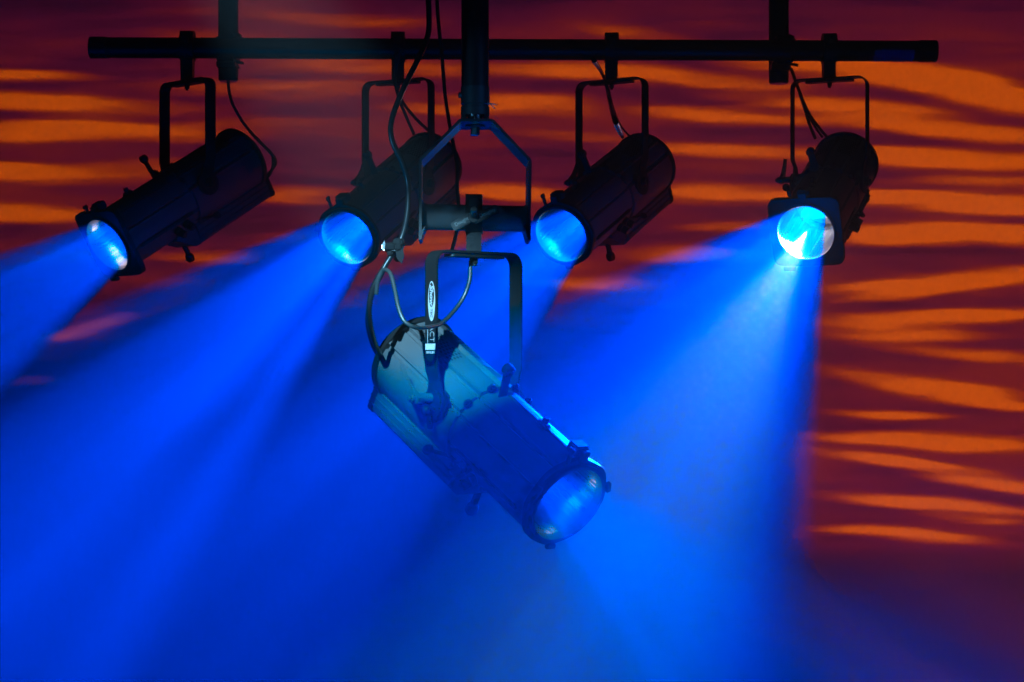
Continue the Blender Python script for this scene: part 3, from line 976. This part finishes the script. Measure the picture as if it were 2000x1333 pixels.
def hanger():
    c = P(928, 240, NY)
    r = empty('hanger_bracket', c, math.radians(2), 'angular black steel hanger under the centre pole with a thick cross tube', 'bracket')
    def q(px, py):
        v = P(px, py, NY) - c
        return (v.x, v.z)
    pts = [q(822, 462), q(822, 320), q(899, 243), q(960, 243), q(1033, 320), q(1031, 462)]
    MB().strap(pts, 0.130, 0.0058, 0.010).build('bent_plate', M_BLACK, r)
    a, b = q(825, 424), q(1030, 428)
    MB().rev((a[0], 0, a[1]), (b[0], 0, b[1]), [(0.0, 0.034), (0.003, 0.029), (0.009, 0.0265), (0.205, 0.0265), (0.211, 0.029), (0.2145, 0.034)], 56).build('cross_tube', M_PAINT, r)
    MB().cyl((0.0, 0, -0.006), (0, 0, -0.009), 0.020, 40, 0.001).build('washer', M_BLACK, r)
    MB().cyl((0.0, 0, -0.009), (0, 0, -0.026), 0.0095, 6, 0.0012).build('bolt', M_CHROME, r)
    for (px, sx) in ((822, 1), (1031, -1)):
        x, z = q(px, 470)
        MB().prism([(0, 0.012), (sx * 0.0105, 0.026), (sx * 0.002, -0.002), (-sx * 0.003, -0.004), (-sx * 0.003, 0.012)],
                   Matrix(((1, 0, 0, x), (0, 0, 1, 0), (0, 1, 0, z), (0, 0, 0, 1))), -0.064, 0.064).build('foot_flange', M_BLACK, r)
    return r
hanger()

def near_clamp():
    zt = (HOR - 425) * NY / FPX                       # axis of the cross tube
    top = npiv.z + YH
    m = coupler_mesh(0.0275, zt - top + 0.001, 0.034)
    c = m.build('pipe_clamp', M_CAST, nr)
    off = Matrix.Rotation(-npan, 3, 'Z') @ Vector((P(926, 0, NY).x - npiv.x, NY - npiv.y, 0))
    c.location = (off.x, off.y, zt - npiv.z)
    c.rotation_euler = (0, 0, -npan)
    # wing nut in front: two flat wings and a stud, with raised lettering
    b = MB().cyl((0, -0.036, -0.004), (0, -0.060, -0.004), 0.012, 20, 0.002)
    b.box((-0.020, -0.052, -0.012), (0.052, 0.014, 0.019), Matrix.Rotation(-0.50, 3, 'Y'), 0.002)
    b.box((0.024, -0.052, 0.002), (0.056, 0.014, 0.019), Matrix.Rotation(-0.42, 3, 'Y'), 0.002)
    w_ = b.build('wing_nut', M_BLACK, c)
    for cx, cz, an in ((-0.022, -0.0120, 0.50), (0.028, 0.0045, 0.42)):
        M = Matrix.Translation((cx, -0.0592, cz)) @ Matrix.Rotation(-an, 4, 'Y') @ Matrix.Rotation(PI / 2, 4, 'X')
        text_mesh('Doughty', 0.0105, M_PRINTGREY, M, 'raised_lettering', c, 0, 0.0002, 0, 0.95)
    MB().cyl((0.001, -0.050, -0.003), (0.001, -0.088, 0.010), 0.0075, 24, 0.0015).build('stud', M_CHROME, c)
    MB().box((0, -0.030, 0.022), (0.020, 0.012, 0.030), None, 0.003).build('clamp_tongue', M_PLASTIC, c)
near_clamp()

# ------------------------------------------------------------------ cables
def cable(name, pts, r, label, cat, m=M_RUBBER, group=None):
    b = MB().tube([P(p[0], p[1], p[2] - 8 + YK if p[2] > 7 else p[2] - 5.5 + NY) for p in pts], r, 14, 8)
    o = b.build(name, m)
    tag(o, label, cat, group)
    return o
cable('power_cable', [(832, -60, 5.4), (838, 30, 5.4), (834, 75, 5.4), (812, 125, 5.38), (785, 180, 5.36), (765, 235, 5.35), (766, 275, 5.35),
                      (786, 318, 5.36), (797, 360, 5.37), (795, 420, 5.37), (782, 470, 5.37), (752, 520, 5.36), (728, 565, 5.36), (721, 615, 5.38), (730, 665, 5.45), (746, 700, 5.6)],
      0.0056, 'black power cable snaking down left of the centre pole to the near light', 'cable')
cable('data_cable', [(850, -60, 5.9), (856, 40, 5.9), (864, 120, 5.9), (870, 190, 5.9), (880, 255, 5.85), (892, 320, 5.8), (893, 370, 5.75), (896, 430, 5.72), (880, 500, 5.72)],
      0.0042, 'thin black cable passing behind the slanted left side of the hanger', 'cable')
cable('signal_cable', [(772, 478, 5.40), (748, 530, 5.40), (727, 575, 5.42), (718, 625, 5.46), (727, 670, 5.55), (740, 697, 5.65)],
      0.0050, 'second black cable curving beside the power cable into the near light', 'cable')
cable('safety_wire', [(735, 575, 5.36), (738, 548, 5.35), (749, 528, 5.34), (762, 534, 5.32), (771, 565, 5.30), (778, 600, 5.28), (790, 628, 5.27), (812, 640, 5.28), (834, 640, 5.33),
                      (860, 633, 5.42), (885, 610, 5.48), (906, 580, 5.50), (917, 548, 5.50), (919, 520, 5.50), (922, 502, 5.50)],
      0.0042, 'grey safety wire looped under the printed yoke arm of the near light', 'wire', M_STEEL)
def tape_knot():
    c = P(768, 480, NY - 0.15)
    r = empty('tape_wrap', c, 0, 'crumpled glossy black tape wrapped on the cable left of the hanger', 'tape')
    b = MB()
    for k in range(9):
        b.box((random.uniform(-.012, .012), random.uniform(-.006, .006), random.uniform(-.008, .008)), (0.022, 0.012, 0.014),
              Matrix.Rotation(random.uniform(0, 3), 3, random.choice('XYZ')), 0.003)
    b.build('wrap', M_GAFFER, r)
    MB().prism([(-0.019, -0.009), (-0.016, -0.008), (-0.0145, 0.002), (-0.016, 0.009), (-0.020, 0.003)], Matrix.Translation((0, -0.012, 0)) @ Matrix.Rotation(PI / 2, 4, 'X'), 0, 0.002).build('glint_fold', M_STEEL, r)  # glint on the black tape put in as a paler metallic piece
    MB().prism([(0.004, -0.008), (0.020, -0.006), (0.022, -0.020), (0.017, -0.036), (0.008, -0.026)], Matrix.Translation((0, -0.006, 0)) @ Matrix.Rotation(PI / 2, 4, 'X'), 0, 0.002).build('tape_tail', M_GAFFER, r)
tape_knot()

G = 'supply cables of the far stage lights'
cable('supply_cable', [(446, 150, 8.1), (447, 175, 8.08), (455, 205, 8.08), (475, 240, 8.1), (500, 270, 8.15), (522, 292, 8.2), (537, 310, 8.22), (536, 325, 8.25), (520, 345, 8.25)], 0.0046, 'cable sagging from the left vertical pipe to the leftmost stage light', 'cable', group=G)
cable('supply_cable', [(500, 268, 8.15), (515, 285, 8.2), (530, 300, 8.22), (533, 320, 8.24), (528, 340, 8.24), (516, 352, 8.24)], 0.0040, 'short cable bowed behind the back cap of the leftmost stage light', 'cable', group=G)
cable('supply_cable', [(775, 100, 7.95), (768, 140, 7.96), (775, 175, 7.96), (790, 205, 7.98), (812, 232, 8.05), (836, 255, 8.1)], 0.0046, 'cable curving right into the top of the second stage light', 'cable', group=G)
cable('supply_cable', [(782, 95, 7.95), (772, 150, 7.97), (778, 190, 7.97), (792, 225, 7.98), (808, 262, 8.05)], 0.0046, 'cable hanging straight into the top of the second stage light', 'cable', group=G)
cable('supply_cable', [(1160, 118, YK), (1174, 140, 7.97), (1184, 165, 7.96), (1192, 205, 7.96), (1203, 240, YK), (1216, 268, 8.08)], 0.0055, 'thick cable bending down into the third stage light', 'cable', group=G)
cable('supply_cable', [(1188, 170, 7.99), (1196, 205, 7.99), (1208, 238, 8.02), (1220, 256, 8.06), (1236, 272, 8.12)], 0.0030, 'thin cable beside the thick one on the third stage light', 'cable', group=G)
cable('supply_cable', [(1545, 135, 8.1), (1556, 165, 8.06), (1568, 200, 8.06), (1580, 240, 8.12), (1592, 270, 8.2)], 0.0050, 'left cable of the bundle dropping behind the rightmost stage light', 'cable', group=G)
cable('supply_cable', [(1548, 140, 8.1), (1562, 180, 8.06), (1578, 218, 8.08), (1600, 250, 8.15), (1622, 276, 8.2)], 0.0042, 'right cable of the bundle dropping behind the rightmost stage light', 'cable', group=G)
cable('supply_cable', [(1546, 140, 8.11), (1560, 178, 8.07), (1574, 215, 8.09), (1588, 242, 8.15), (1606, 268, 8.2)], 0.0038, 'middle cable of the bundle dropping behind the rightmost stage light', 'cable', group=G)
